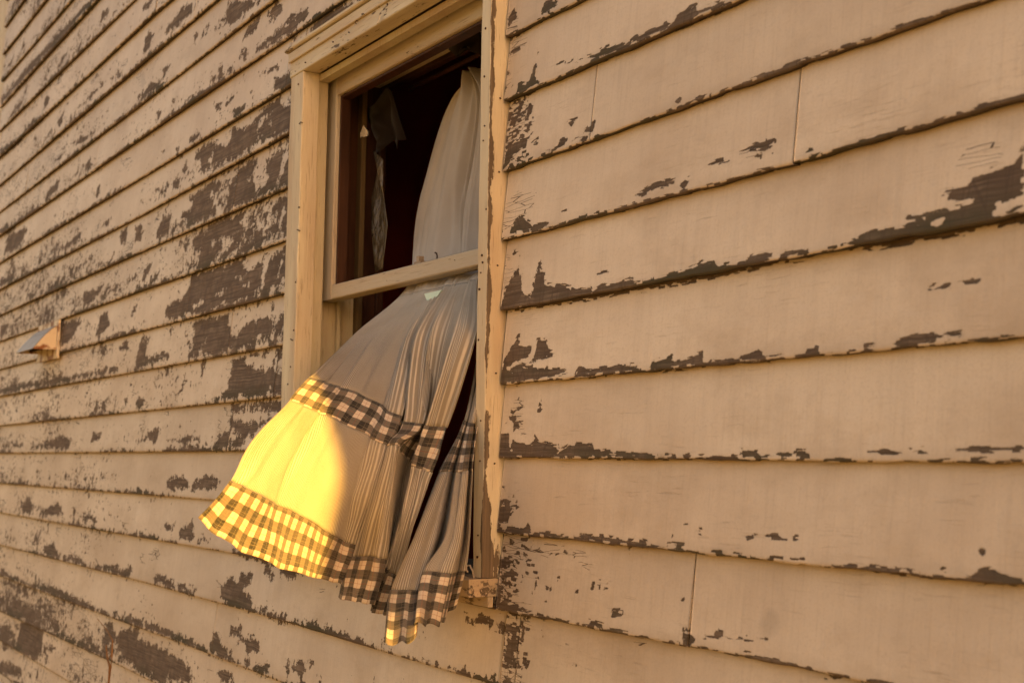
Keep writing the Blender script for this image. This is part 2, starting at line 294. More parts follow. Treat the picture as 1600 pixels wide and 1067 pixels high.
# ------------------------------------------------------------------ where the paint has gone (drawn from the photograph)
CROP = dict(S=(400,0,2.667),A=(0,0,5.333),B=(220,0,5.335),C=(0,180,5.333),D=(220,180,5.335),E=(0,360,5.333),F=(220,360,5.335),G=(0,860,5.154),H=(240,830,2.857),
  K=(0,700,2.908),J=(0,350,2.668),M=(780,0,2.668),N=(1200,0,2.6675),O=(760,380,2.964),P=(1160,380,2.964),Q=(760,700,2.907),R=(1160,700,2.907))
BARE = {
'S':"215,125 250,60 330,15 420,0 520,0 470,30 330,95 260,150|180,190 215,170 230,185 190,205|40,60 75,10 100,15 60,85|120,90 160,60 210,70 150,140",
'D':"730,110 800,100 900,110 930,30 1000,0 1260,0 1260,120 1000,230 800,370 640,400 520,480 490,440 500,370 440,370 440,290 560,210 700,250 740,180|640,520 650,640 560,660 600,700 590,850 370,950 380,870 330,850 340,810 400,800 420,720 380,680 470,620|790,440 930,390 930,540 950,640 1040,600 1060,520 1010,480 1060,330 1160,270 1250,200 1250,570 1000,680 700,800 740,620 780,560|160,850 240,830 220,1000 130,1040 130,970|530,920 850,800 810,890 850,960 700,1000 640,1060 540,1060|1090,740 1190,660 1240,690 1220,1010 1170,960 1120,1000 1040,960 1060,900 1110,850 1070,780|930,790 990,770 950,830|830,940 930,930 910,990 800,1000|410,190 500,130 500,170 410,240|300,270 320,260 320,340 300,340|350,400 375,390 370,470 340,470|260,560 320,520 310,610 270,620|145,640 205,620 190,650 150,670",
'F':"420,50 500,0 1050,0 1000,60 960,70 860,80 740,190 700,250 620,270 480,320 470,240 500,160 430,190|980,90 1030,80 1000,140 960,130|30,300 90,270 60,330 30,420 15,400|90,380 155,340 140,430 80,450|390,380 500,330 700,280 850,200 820,270 870,340 920,320 1020,200 1040,220 1000,520 960,560 740,630 500,700 380,710 240,760 200,720 210,620 290,570 330,590 380,500|1050,230 1110,250 1110,180 1190,100 1230,90 1230,150 1190,200 1230,220 1220,380 1150,440 1110,510 1020,530|1120,490 1210,440 1210,480 1130,510|390,770 700,680 735,850 800,870 870,770 1110,700 1085,890 1000,870 900,960 720,1010 400,1060 430,950 430,830|1140,700 1200,690 1200,840 1130,900 1110,880|0,880 60,880 30,980 0,980|220,840 245,825 230,880|100,1030 180,1010 260,1040 220,1067 100,1067|1120,970 1195,950 1190,1067 1100,1050|1070,630 1090,625 1080,670",
'J':"955,570 1140,520 1125,710 950,730 900,740 950,690|1150,510 1185,510 1180,710 1120,715 1140,620|730,720 770,650 740,725|820,570 845,570 835,635|565,730 600,730 595,765 570,765|950,750 1175,730 1170,770 1050,880 1030,900 1000,940 890,940 900,900 950,850|615,870 655,850 655,905 620,905|700,900 800,880 830,900 740,910|385,870 420,870 400,910 380,910|130,930 200,900 250,880 300,900 280,940|45,910 100,925 60,930|0,690 60,670 240,640 250,610 260,640 490,595 495,615 250,660 0,710|560,590 575,490 610,465 600,560 660,540 700,560 560,605|500,500 525,490 520,530",
'K':"755,155 800,115 855,150 850,185 760,180|870,165 940,115 995,155 980,185 870,190|90,270 120,220 150,260 140,300 110,295|190,290 260,240 290,300 200,310|325,280 345,280 340,320|370,310 400,290 450,340 370,320|745,340 790,350 780,375 750,370|815,375 870,330 880,410 820,415|900,400 950,420 900,430|1060,455 1200,480 1280,515 1200,520 1065,485|1195,520 1340,560 1330,600 1270,580 1200,580|200,440 240,430 270,480 360,500 400,530 500,530 560,550 590,530 600,560 580,590 430,545 300,510 200,485|700,590 760,600 900,640 890,660 740,620|1005,620 1060,610 1130,580 1120,620 1100,660 1150,680 1140,740 1060,720 1010,690|1160,735 1250,740 1320,780 1290,790 1200,770|0,545 100,600 250,630 380,690 490,740 490,755 380,730 200,650 0,580|520,745 700,800 850,860 950,920 940,935 700,830 530,775|950,930 960,840 1000,860 1010,900 1100,980 1070,980|1040,810 1085,810 1080,850 1040,850|1080,860 1150,850 1185,930 1150,935 1080,890|1110,960 1140,960 1130,1000|1160,990 1220,980 1210,1030 1150,1020|1300,970 1400,980 1360,1030 1300,990|600,860 700,900 860,990 860,1067 700,1040 560,960 540,900|970,1010 1040,1010 1050,1060 990,1060",
'G':"150,580 330,560 330,800 280,900 250,860 130,790|180,420 320,500 300,560 150,550 160,500|110,400 150,440 120,500 95,480|0,890 60,890 170,960 170,1010 60,1000 0,990|0,600 80,600 60,700 30,800 0,790|340,750 430,790 340,840|400,560 470,570 460,620 420,610|480,680 640,720 850,830 840,860 640,770 500,710|820,600 880,590 930,720 850,750 820,650|950,640 1090,620 1090,700 1050,830 960,830 920,700|1100,880 1340,1000 1340,1067 1200,1030 1050,940",
'B':"710,0 1000,0 960,60 880,110 740,220 640,180 700,130|1050,90 1080,60 1100,0 1140,0 1160,70 1130,130 1060,180 1035,150|870,190 970,100 965,190 910,280 830,330|820,430 880,400 875,490 825,480|1230,160 1330,80 1387,60 1387,130 1290,200 1240,290 950,450 960,410 1180,210 1240,220|360,30 420,30 420,100 300,230 210,280 220,230 330,60|420,290 470,280 440,360|500,270 550,210 550,250 490,320|30,290 90,260 100,290 30,440 10,440|180,580 240,540 180,680|90,690 230,680 180,730 0,850 0,780|650,550 680,540 670,610 640,620|700,590 780,530 760,590 590,690 600,650|1105,650 1270,600 1270,680 1180,740 1110,750|1060,580 1140,550 1130,580|1005,610 1050,600 1010,640|610,890 660,860 660,960|710,870 755,820 710,900|1000,930 1060,840 1140,790 1160,860 1230,880 1270,860 1265,1067 880,1067|750,930 790,910 900,890 800,960|260,840 300,810 280,850|130,940 170,910 150,980",
'A':"360,800 410,790 390,910 365,900|205,1050 320,990 260,1067|500,480 550,440 510,540|840,110 900,80 890,130 830,190|1190,50 1240,0 1280,0 1240,70 1195,90|740,790 860,700 820,760 660,900|1160,800 1280,740 1280,780 1150,820|480,990 530,930 500,1050|60,550 110,460 90,560|170,420 190,330 200,400|0,850 250,520 500,270 760,0 810,0 500,330 15,870|1200,330 1270,260 1250,400 1190,420",
'C':"370,740 400,620 490,540 480,620 410,700|580,240 660,190 770,145 700,230|460,380 540,300 490,390|795,640 825,570 830,640 815,700|470,60 510,0 520,60 490,100|0,960 60,900 110,940 0,1000|30,1060 60,990 210,930 220,960 170,1060|985,1000 1040,930 1040,1060 1000,1060|1110,930 1170,900 1170,1050 1120,1050|600,1040 680,970 670,1030|850,920 940,830 900,920|0,290 200,150 150,230 10,340|210,130 280,40 380,0 300,80 200,160|690,450 750,350 740,420 830,400 700,460",
'E':"30,210 60,50 210,20 170,140 100,180|490,150 560,110 680,10 660,80 560,160|990,0 1050,0 1030,110 1000,90|1120,0 1185,0 1160,90|740,240 765,190 765,240|920,260 950,190 940,260|800,310 860,260 880,290|470,470 480,370 500,400 490,460|110,750 170,690 165,730 120,770|0,900 0,780 70,770 20,900|690,580 690,510 780,490 860,440 830,520 760,610 700,640|850,570 870,500 910,480 880,540|1060,440 1130,350 1145,390 1100,430|1190,420 1220,300 1260,270 1210,430|610,680 640,600 640,650|300,810 350,740 340,790|375,760 420,710 410,760|510,980 510,780 600,740 660,760 590,900|800,870 820,720 880,670 905,780 840,890|1085,690 1110,590 1130,600 1115,690|980,980 1050,920 1050,990 1000,1000|1120,1067 1150,930 1230,880 1200,970|0,400 60,380 120,390 100,430 0,480",
'O':"70,310 90,200 140,110 160,190 180,240 210,250 225,130 240,65 245,125 270,130 270,190 340,195 390,200 400,210 490,205 500,225 540,190 600,190 620,185 680,160 690,185 770,170 785,135 790,160 900,130 970,110 1000,90 1065,85 1080,105 1220,90 1240,65 1304,55 1304,104 900,180 300,285|512,138 560,126 562,132 515,142|60,655 75,560 95,500 140,405 140,470 200,475 200,510 100,570 210,540 225,445 265,445 285,500 320,505 300,520 170,570 215,575 270,580 280,560 290,575 370,580 385,605 210,635|410,620 430,580 570,575 600,565 710,560 700,590 500,610|760,590 770,550 860,520 870,560 1000,505 1010,560 800,590|1020,560 1055,520 1050,555|1130,545 1130,535 1150,535 1145,550|1175,550 1190,515 1260,500 1304,530 1304,545|55,990 65,880 100,880 100,950 120,960 115,905 150,920 210,930 220,890 240,920 330,935 335,965 380,935 420,925 490,930 500,960 580,945 575,965 640,970 900,985 960,970 960,995|225,780 237,700 243,780|95,805 125,800 120,830|120,880 120,830 170,830|100,780 155,755 110,785",
'P':"0,90 50,65 140,55 150,75 320,30 325,50 470,20 480,0 620,0 0,120|850,200 950,188 940,200 855,208|980,185 1080,165 1080,172 985,190|0,515 60,500 100,520 95,530 0,540|110,520 190,505 200,515 120,528|305,505 315,482 350,480 345,505|515,490 520,475 620,470 615,490|680,480 700,455 820,425 880,420 890,460 860,465|900,420 1020,402 1025,430 970,435|250,990 250,955 300,955 310,990|580,964 850,954 1304,947 1304,955 850,962 580,970|0,960 60,965 200,975 240,990 0,995",
'N':"320,1035 350,1010 450,965 650,930 660,910 585,915 590,905 860,850 860,820 750,850 755,815 725,815 730,800 850,775 865,725 940,705 1020,680 1067,580 1067,910 700,990 400,1035|0,1067 40,1060 180,1040 185,1055 100,1067|0,600 15,570 35,590 10,615|30,635 60,625 50,640|170,630 180,615 200,620",
'M':"240,270 410,225 430,205 520,175 525,195 570,155 700,95 710,110 745,80 745,50 825,20 830,40 930,10 1000,0 700,130 430,240|80,390 85,345 130,350 145,265 155,265 150,325 170,345 100,400|150,235 150,195 165,220|40,120 70,70 60,30 35,80|180,60 190,0 260,0 210,50|25,700 30,600 115,570 110,610 60,640 40,690|130,605 160,575 160,600|250,610 255,580 285,580 280,610 180,640|280,510 320,495 300,535|350,555 400,505 395,550|300,590 380,565 370,590|50,970 70,905 100,905 150,940 210,930 180,960|555,820 650,765 740,745 740,775 660,780 600,815|755,780 795,745 780,780|810,720 830,710 815,722|870,690 910,670 970,660 960,675|980,635 1060,605 1140,570 1150,600 1110,625 1060,625 990,645|1070,665 1095,645 1095,660|1150,635 1180,625 1170,640|260,888 280,878 265,895|40,215 75,195 75,202 42,222|100,480 108,420 125,440 110,495|820,410 885,390 880,400 830,420|740,420 760,410 750,425",
'Q':"50,240 105,238 105,265 150,257 110,290 100,340 50,340|50,385 60,350 180,360 190,340 210,375 320,385 320,402|430,402 430,396 510,395 730,420 750,447 600,440|850,345 915,342 915,355 850,352|950,365 980,362 985,390 950,378|830,395 850,397 840,407|825,450 830,425 905,435 910,460|1035,472 1035,465 1080,465 1080,480|1125,482 1130,465 1200,480 1205,494|1160,400 1190,385 1240,390 1190,410|213,655 213,590 228,590 230,620 222,655|315,610 315,588 325,585 322,608|270,640 270,624 278,622 278,640|287,645 287,627 294,625 294,645|400,662 402,642 412,642 410,662|474,635 474,608 482,608 482,635|502,640 504,605 508,605 508,640|577,765 580,735 625,735 625,760|883,690 883,668 892,668 892,690|470,810 475,780 540,800 535,822|905,903 905,810 925,835 955,865 935,905|850,888 850,875 900,890 900,900|45,720 50,620 65,630 65,660 90,670 100,700 150,715 150,750 90,740 60,730|1030,860 1035,815 1078,825 1078,870|990,851 1279,863 1279,869 990,858|0,770 50,790 100,805 130,810 115,980 75,975 100,850 40,820|140,880 150,810 160,815 150,885|160,990 160,955 188,965 180,1000|0,1067 0,1015 45,1030 30,1067|80,1067 85,1045 130,1067|375,990 378,975 398,985|65,540 70,520 78,520 74,545|290,500 300,485 305,502",
'R':"0,398 10,385 80,392 30,412|105,401 105,388 255,398 250,411|135,500 140,488 290,503 290,517|480,532 480,526 570,535 620,540 760,550 900,580 890,590 600,562|1045,608 1080,560 1110,545 1180,548 1240,590 1279,595 1279,635|1078,478 1082,460 1103,466 1100,482|920,550 950,555 930,562|330,1040 400,1030 460,1045 420,1050",
'H':"360,100 365,75 520,115 560,135 560,150 400,120|490,140 520,150 520,200 480,190|560,160 630,160 650,190 620,215 570,200|300,250 330,210 370,220 390,195 425,200 420,230 385,260 445,300 440,350 380,330 300,300|110,255 190,260 190,285 120,275|0,210 20,190 90,220 80,235|460,350 500,345 560,375 600,380 600,412 520,385|585,590 640,575 700,600 660,610 660,640 590,610|1380,400 1380,385 1450,390 1530,410 1600,430 1600,442 1500,425|1560,590 1570,485 1600,480 1600,580|1450,640 1530,635 1520,670 1450,665|720,650 750,660 750,677|795,255 805,250 805,272|640,395 665,390 680,420 640,410",
}
HOLES = {
'D':"970,30 1010,30 1000,150 1035,190 965,215|590,280 615,290 580,390 560,380|1040,20 1080,0 1060,80|1080,60 1120,60 1085,130|1180,240 1210,300 1165,590 1145,560|1175,760 1192,780 1165,930 1138,900|1100,790 1125,850 1085,960 1060,940|880,540 900,530 890,560",
'F':"650,50 750,40 760,110 700,160 650,260 610,250 640,180 660,120|800,20 830,40 900,60 870,130 780,190 800,130|420,640 530,585 480,640|600,555 718,488 700,525|780,390 880,350 850,390|640,640 700,598 665,645|845,458 918,432 900,470|1160,150 1180,165 1135,430 1115,505 1090,505 1140,390|465,970 505,955 515,1035 475,1010|520,930 535,920 530,945|570,100 610,100 590,160|1020,200 1045,205 1005,510 1020,545 965,560 985,510",
'J':"1000,560 1130,530 1120,600 1050,610|1150,570 1180,545 1180,620 1140,620|960,780 1120,770 1140,800 1060,830 970,820|960,860 1010,880 960,910|700,560 740,550 730,575",
'N':"690,935 745,912 722,943|960,850 1010,835 1067,825 1067,872 960,905|620,925 662,905 660,930|725,838 860,828 862,842 728,852",
'B':"1140,820 1190,760 1260,760 1270,850 1150,890",
'H':"505,150 550,155 545,190 515,185|",
'O':"95,575 120,560 108,590|855,545 868,535 872,555|120,600 140,600 130,612|175,555 230,540 300,525 250,550 180,572",
'Q':"60,240 80,240 80,258 58,258|55,352 100,348 90,362|65,690 75,680 85,700|95,690 110,680 110,700",
}
def parse(D):
    out = []
    for k, s in D.items():
        ox, oy, sc = CROP[k]
        for poly in s.split('|'):
            if not poly: continue
            pts = [tuple(map(float, q.split(','))) for q in poly.split()]
            out.append(at_arr([(ox+a/sc, oy+b/sc) for a, b in pts], 0.004))
    return out
BAREP, HOLEP = parse(BARE), parse(HOLES)
BAREP = [(p, p.min(0), p.max(0)) for p in BAREP]; HOLEP = [(p, p.min(0), p.max(0)) for p in HOLEP]
def sdf(poly, X, Z):
    """signed distance, positive inside"""
    d2 = np.full(X.shape, 1e9); ins = np.zeros(X.shape, bool); n = len(poly)
    for i in range(n):
        ax, az = poly[i]; bx, bz = poly[(i+1) % n]
        ex, ez = bx-ax, bz-az; wx, wz = X-ax, Z-az
        t = np.clip((wx*ex+wz*ez)/(ex*ex+ez*ez+1e-12), 0, 1)
        d2 = np.minimum(d2, (wx-t*ex)**2+(wz-t*ez)**2)
        c = (az > Z) != (bz > Z)
        xi = (bx-ax)*(Z-az)/((bz-az) if abs(bz-az) > 1e-9 else 1e-9)+ax
        ins ^= c & (X < xi)
    return np.where(ins, 1, -1)*np.sqrt(d2)
def bare_field(X, Z, cap=.03):
    f = np.full(X.shape, -cap)
    lo = (X.min()-cap, Z.min()-cap); hi = (X.max()+cap, Z.max()+cap)
    def hit(mn, mxx): return not (mn[0] > hi[0] or mxx[0] < lo[0] or mn[1] > hi[1] or mxx[1] < lo[1])
    for plist, sign in ((BAREP, 1), (HOLEP, -1)):
        for p, mn, mxx in plist:
            if not hit(mn, mxx): continue
            cols = np.where((X[0] > mn[0]-cap) & (X[0] < mxx[0]+cap))[0]
            if len(cols) == 0: continue
            sl = slice(cols[0], cols[-1]+1)
            s = sdf(p, X[:, sl], Z[:, sl])
            f[:, sl] = np.maximum(f[:, sl], s) if sign > 0 else np.minimum(f[:, sl], -s)
    return np.clip(f, -cap, cap)

# ------------------------------------------------------------------ house
house = thing('house', 'old wooden house with peeling cream clapboards, an open sash window and a small wall vent', 'house', (-2.0, 0.1, -1.5))
THK = .015
def clapboard(k, x0, x1, ztop_cut=None, zbot_cut=None, jig=None):
    near = x0 > WX1-.05 or False
    vis = x0 < -0.2
    dx, dz = (.0035, .0032) if near and vis else ((.009, .0055) if x0 > -3.6 or x1 > -3.6 else (.012, .006))
    if not vis: dx, dz = .2, .03
    if k < -2 or k > 24: dx, dz = .05, .03
    nx = max(2, int((x1-x0)/dx)); xs = np.linspace(x0, x1, nx+1)
    zb = zrow(k, xs); zt = zrow(k-1, xs)+.012
    if zbot_cut is not None: zb = np.maximum(zb, zbot_cut)
    if ztop_cut is not None: zt = np.minimum(zt, ztop_cut)
    zb0 = zrow(k, xs)
    nz = max(2, int((zt-zb).mean()/dz)); tt = np.linspace(0, 1, nz+1)
    X = np.repeat(xs[None], nz+1, 0); Z = zb[None]+(zt-zb)[None]*tt[:, None]
    H = Z-zb0[None]
    # bow and warp of the old board: a little cupping, bottom edge uneven
    ph = random.uniform(0, 9)
    bow = .0016*np.sin(xs*2.1+ph)+.0009*np.sin(xs*5.3+ph*2)+random.uniform(-.001, .001)
    amp = 1.0 if near else .3
    edge = amp*.0007*np.sin(xs*31+ph)+amp*.0005*np.sin(xs*83+ph*3)
    nib = amp*(1 if near else 0)*.0012*(np.sin(xs*57+ph)*np.sin(xs*23+ph*1.7) > .72)
    Y = THK*np.clip(H/EXPO, -.2, 1.3)-np.clip(bow[None]*(1-H/EXPO), -.003, .003)*1.0
    Z[0] += edge+nib
    Y[0] += .0012; Z[1] = np.maximum(Z[1], Z[0]+.0008)
    f = bare_field(X, Z)
    if not near: f = np.where(H < .004, np.maximum(f, -.002), f)
    # bare lip along the bottom edge of the near boards
    if near:
        lip = .0035+.0022*np.sin(xs*9+ph)+.0015*np.sin(xs*29+ph*2)
        f = np.maximum(f, np.clip(lip[None]-H, -.03, .03)*(1 if k > 11 else 1)-.001)
    else:
        lip = .003+.010*np.sin(xs*2.3+ph)+.007*np.sin(xs*7+ph*2)
        f = np.maximum(f, np.clip(lip[None]-H, -.03, .03)-.004)
    sp = np.zeros_like(X)
    if near:
        sp += .9*np.exp(-((X+1.93)/.10)**2)+(.45*np.exp(-((X+1.4)/.3)**2)*np.exp(-((H-.035)/.04)**2) if k == 14 else 0)
        if k in (19, 20): sp += .75*np.clip((-1.35-X)/.3, 0, 1)
        if k == 13: sp += .8*np.clip((-1.75-X)/.1, 0, 1)
    else:
        base = {6:.5, 7:.45, 8:.45, 9:.4, 10:.35, 11:.6, 12:.7, 13:.75, 14:.5, 15:.6, 16:.55, 17:.5, 18:.4, 19:.45, 20:.5, 21:.35, 22:1.0, 23:.8}.get(k, .55)
        sp += base*(.75+.35*np.exp(-((H-.03)/.03)**2))
        sp += .35*np.clip((-4.2-X)/1.2, 0, 1)
        if 10 <= k <= 16: sp += .35*np.exp(-((X+3.2)/.45)**2)
        if k >= 18: sp -= .35*np.exp(-((X+3.0)/.7)**2)
    n0 = (nx+1)*(nz+1)
    V = np.stack([X, Y, Z], -1).reshape(-1, 3)
    yb = THK*1.0
    back_b = np.stack([xs, np.minimum(Y[0]+THK*.95, THK*1.02), Z[0]+.0004], -1)
    back_t = np.stack([xs, np.full_like(xs, THK*1.3), Z[-1]], -1)
    V = np.concatenate([V, back_b, back_t])
    i = np.arange(nx)[None]+(nx+1)*np.arange(nz)[:, None]; i = i.ravel()
    F1 = np.stack([i, i+1, i+nx+2, i+nx+1], -1)
    b = np.arange(nx); F2 = np.stack([n0+b, n0+b+1, b+1, b], -1)
    tp = nz*(nx+1)+b; F3 = np.stack([tp, tp+1, n0+nx+1+b+1, n0+nx+1+b], -1)
    F4 = np.stack([n0+b+1, n0+b, n0+nx+1+b, n0+nx+2+b], -1)
    F = np.concatenate([F1, F2, F3, F4])
    ends = [[(nx+1)*j for j in range(nz+1)][::-1]+[n0, n0+nx+1][0:1]+[n0+nx+1], [(nx+1)*j+nx for j in range(nz+1)]+[n0+2*nx+1, n0+nx]]
    me = bpy.data.meshes.new('clapboard')
    nl = len(F)*4+sum(len(e) for e in ends)
    me.vertices.add(len(V)); me.vertices.foreach_set('co', V.astype(np.float32).ravel())
    me.loops.add(nl); me.loops.foreach_set('vertex_index', np.concatenate([F.ravel()]+[np.array(e) for e in ends]).astype(np.int32))
    tot = np.array([4]*len(F)+[len(e) for e in ends]); st = np.concatenate([[0], np.cumsum(tot)[:-1]])
    me.polygons.add(len(tot)); me.polygons.foreach_set('loop_start', st.astype(np.int32)); me.polygons.foreach_set('loop_total', tot.astype(np.int32))
    me.update(calc_edges=True)
    ext = len(V)-n0
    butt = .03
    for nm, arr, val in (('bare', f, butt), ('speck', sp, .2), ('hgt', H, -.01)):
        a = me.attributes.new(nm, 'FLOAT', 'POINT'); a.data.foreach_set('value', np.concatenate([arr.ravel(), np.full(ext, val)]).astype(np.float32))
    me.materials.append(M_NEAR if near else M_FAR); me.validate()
    o = bpy.data.objects.new('clapboard', me); COL.objects.link(o); put(o, house)
    return o
JOINTS = {13:[(922,150)], 14:[(1240,180)], 19:[(1076,930)], 20:[(803,1010)], 10:[(447,100)], 12:[(366,262)], -1:[],
          15:[(356,510)], 16:[(427,580)], 17:[(357,650)], 21:[(330,985)], 9:[(150,220)], 11:[(60,380)], 18:[(120,740)], 7:[(300,60)], 8:[(40,280)]}
JOINTS[14] = [(1240, 180), (291, 460)]
for k in range(-4, 32):
    js = sorted(at(*p)[0] for p in JOINTS.get(k, []))
    if not js and k % 3 == 0: js = [-4.4+.3*(k % 5)]
    spans = []
    zb, zt = zrow(k, -2.4), zrow(k-1, -2.4)
    hw = 10 <= k <= 19
    cuts = [X_L]+[j for j in js]+[X_R]
    segs = [(a, b) for a, b in zip(cuts[:-1], cuts[1:])]
    G = .0008
    for a, b in segs:
        a2, b2 = a+G, b-G
        if not hw:
            # split at the window so that the grid is finer on the near side
            if b2 > WX1 and a2 < WX1:
                if k >= 20: clapboard(k, a2, b2 if b2 < 0 else 0.3) if False else (clapboard(k, a2, WX1+.02), clapboard(k, WX1+.0205, b2))
                else: clapboard(k, a2, b2)
            else: clapboard(k, a2, b2)
        else:
            if a2 < WX0: clapboard(k, a2, min(b2, WX0-.0015))
            if b2 > WX1: clapboard(k, max(a2, WX1+.0035+random.uniform(0,.003)), b2)
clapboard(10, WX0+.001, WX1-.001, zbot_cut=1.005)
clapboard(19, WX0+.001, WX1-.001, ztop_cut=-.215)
# sheathing, corner board, foundation, soffit, other walls of the house
def part(name, x0, x1, y0, y1, z0, z1, mat, parent, b=.0015, n=1, wob=0.0, label=None):
    V, F = box(x0, x1, y0, y1, z0, z1, b, n, 1, wob)
    o = mesh_obj(name, V, F, mat, parent)
    if label: o['label'] = label
    return o
OX0, OX1, OZ0, OZ1 = -2.856, -1.985, -.205, .945     # opening in the wall
WT = .20
Y0 = .018
part('sheathing', X_L, OX0, Y0, WT, -1.3, 3.0, M_SHEATH, house)
part('sheathing', OX1, X_R, Y0, WT, -1.3, 3.0, M_SHEATH, house)
part('sheathing', OX0+.0001, OX1-.0001, Y0, WT, -1.3, OZ0, M_SHEATH, house)
part('sheathing', OX0+.0001, OX1-.0001, Y0, WT, OZ1, 3.0, M_SHEATH, house)
part('corner_board', X_L-.30, X_L-.002, .013, .10, -1.3, 2.9, M_TRIM, house, .003, 20)
part('corner_board', X_R+.002, X_R+.11, -.022, .10, -1.3, 2.9, M_TRIM, house, .003, 20)
part('foundation', X_L-.08, X_R+.08, .01, 6.5, -1.6, -1.31, wood_mat('old_concrete', (.25, .23, .2), (.33, .3, .27), (8, 8, 8)), house)
part('side_wall', X_L-.09, X_L, .11, 6.3, -1.3, 2.9, M_TRIM, house)
part('side_wall', X_R, X_R+.09, .11, 6.3, -1.3, 2.9, M_TRIM, house)
part('rear_wall', X_L, X_R, 6.31, 6.4, -1.3, 2.9, M_TRIM, house)
part('soffit', X_L-.3, X_R+.3, -.32, .6, 3.02, 3.05, M_TRIM, house)  # eave out of view, added to darken the upper wall
part('fascia', X_L-.3, X_R+.3, -.345, -.321, 2.99, 3.16, M_TRIM, house)
rf = mesh_obj('roof', [(X_L-.4, -.4, 3.17), (X_R+.4, -.4, 3.17), (X_R+.4, 3.1, 5.0), (X_L-.4, 3.1, 5.0), (X_L-.4, 6.6, 3.17), (X_R+.4, 6.6, 3.17),
                       (X_L-.4, -.4, 3.23), (X_R+.4, -.4, 3.23), (X_R+.4, 3.1, 5.06), (X_L-.4, 3.1, 5.06), (X_L-.4, 6.6, 3.23), (X_R+.4, 6.6, 3.23)],
              [(0, 3, 2, 1), (3, 4, 5, 2), (6, 7, 8, 9), (9, 8, 11, 10), (0, 1, 7, 6), (4, 10, 11, 5), (0, 6, 9, 3), (3, 9, 10, 4), (1, 2, 8, 7), (2, 5, 11, 8)], M_SHEATH, house)
# the dark room behind the window
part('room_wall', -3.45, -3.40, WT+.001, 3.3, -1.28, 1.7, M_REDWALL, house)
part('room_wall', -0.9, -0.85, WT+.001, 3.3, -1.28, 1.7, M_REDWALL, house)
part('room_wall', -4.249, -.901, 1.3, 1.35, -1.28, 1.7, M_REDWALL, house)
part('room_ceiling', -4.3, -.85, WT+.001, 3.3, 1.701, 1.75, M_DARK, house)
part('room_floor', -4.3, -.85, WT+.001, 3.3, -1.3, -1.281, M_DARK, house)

# ------------------------------------------------------------------ window
win = bpy.data.objects.new('window', None); COL.objects.link(win); win.location = (0, 0, 0); put(win, house)
win['label'] = 'white painted wooden sash window with its lower half open and no glass'
def wpart(*a, **k): return part(*a, **k)
def casing(name, x0, x1, y0, y1, z0, z1, mat, barefn, n=220, m=8):
    """vertical casing with a fine front and right side face carrying the worn-paint attribute"""
    zs = np.linspace(z0, z1, n+1)
    b = .002
    prof = [(x0, y1)]+[(x0, y0+b)]+[(x0+b+(x1-x0-2*b)*i/m, y0) for i in range(m+1)]+[(x1, y0+b+(y1-y0-b)*i/m) for i in range(m+1)]
    V = []; at_ = []
    for z in zs:
        for i, (x, y) in enumerate(prof):
            wx = .0006*math.sin(z*17+x*90)+.0004*math.sin(z*61); V.append((x+wx, y+.0005*math.sin(z*23), z)); at_.append(barefn(x, y, z))
    c = len(prof); F = []
    for k in range(n):
        for i in range(c-1):
            F.append([k*c+i, k*c+i+1, (k+1)*c+i+1, (k+1)*c+i])
        F.append([k*c+c-1, k*c, (k+1)*c, (k+1)*c+c-1])
    F.append(list(range(c))[::-1]); F.append([n*c+i for i in range(c)])
    o = mesh_obj(name, V, F, mat, win)
    a = o.data.attributes.new('bare', 'FLOAT', 'POINT'); a.data.foreach_set('value', np.array(at_, np.float32))
    return o
def bareL(x, y, z): return -.010+.006*math.exp(-((x-WX0)/.004)**2)+(.004 if z < -.1 else 0)
def bareR(x, y, z):
    v = -.012
    if x > WX1-.001:                      # the side that faces right: raw along its front edge
        v = max(v, .0085+.003*math.sin(z*37)*math.sin(z*11+1)-(y+.024))
    if x > WX1-.006 and y < -.02: v = max(v, .0015+.002*math.sin(z*41)-(WX1-x))
    low = (-.02-z)/.14
    if low > 0: v += min(low, 1.1)*.016*(1 if x > WX1-.004 else .5)
    return v
casing('side_casing', WX0, -2.795, -.025, Y0-.001, -.204, .929, M_TRIM, bareL)
casing('side_casing', -1.970, WX1, -.026, Y0-.001, -.204, .929, M_TRIM, bareR)
wpart('head_casing', WX0-.002, WX1+.002, -.027, Y0-.001, .930, .992, M_TRIMH, win, .002, 40, .0004)
wpart('drip_cap', WX0-.012, WX1+.012, -.040, Y0-.001, .9925, 1.0035, M_TRIMH, win, .003, 40, .0005)
wpart('back_band', WX0-.001, WX1+.001, -.033, -.0275, .966, .990, M_TRIMH, win, .0015, 40)
# blind stop set back from the casing, jamb, parting stops, inner stop
wpart('blind_stop', -2.815, -2.800, Y0, .044, -.203, .935, M_JAMB, win, .0012, 30)
wpart('blind_stop', -2.799, -1.99, Y0, .044, .912, .928, M_JAMB, win, .0012, 30)
wpart('jamb', -2.8555, -2.8525, .030, .0985, -.203, .944, M_JAMB, win, .0006, 30)
wpart('sash_channel', -2.8555, -2.8525, .099, .165, -.203, .40, M_JAMB, win, .0006, 20)
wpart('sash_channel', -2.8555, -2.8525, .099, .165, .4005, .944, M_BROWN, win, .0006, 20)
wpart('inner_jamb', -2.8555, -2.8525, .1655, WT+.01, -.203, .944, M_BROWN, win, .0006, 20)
wpart('jamb', -1.9885, -1.9855, .030, WT+.01, -.203, .944, M_JAMB, win, .0006, 30)
wpart('head_jamb', -2.852, -1.989, .045, WT+.01, .9415, .9445, M_JAMB, win, .0006, 10)
wpart('parting_stop', -2.852, -2.838, .102, .112, -.203, .941, M_JAMB, win, .001, 30)
wpart('parting_stop', -2.852, -2.845, .048, .054, -.203, .378, M_JAMB, win, .001, 30)
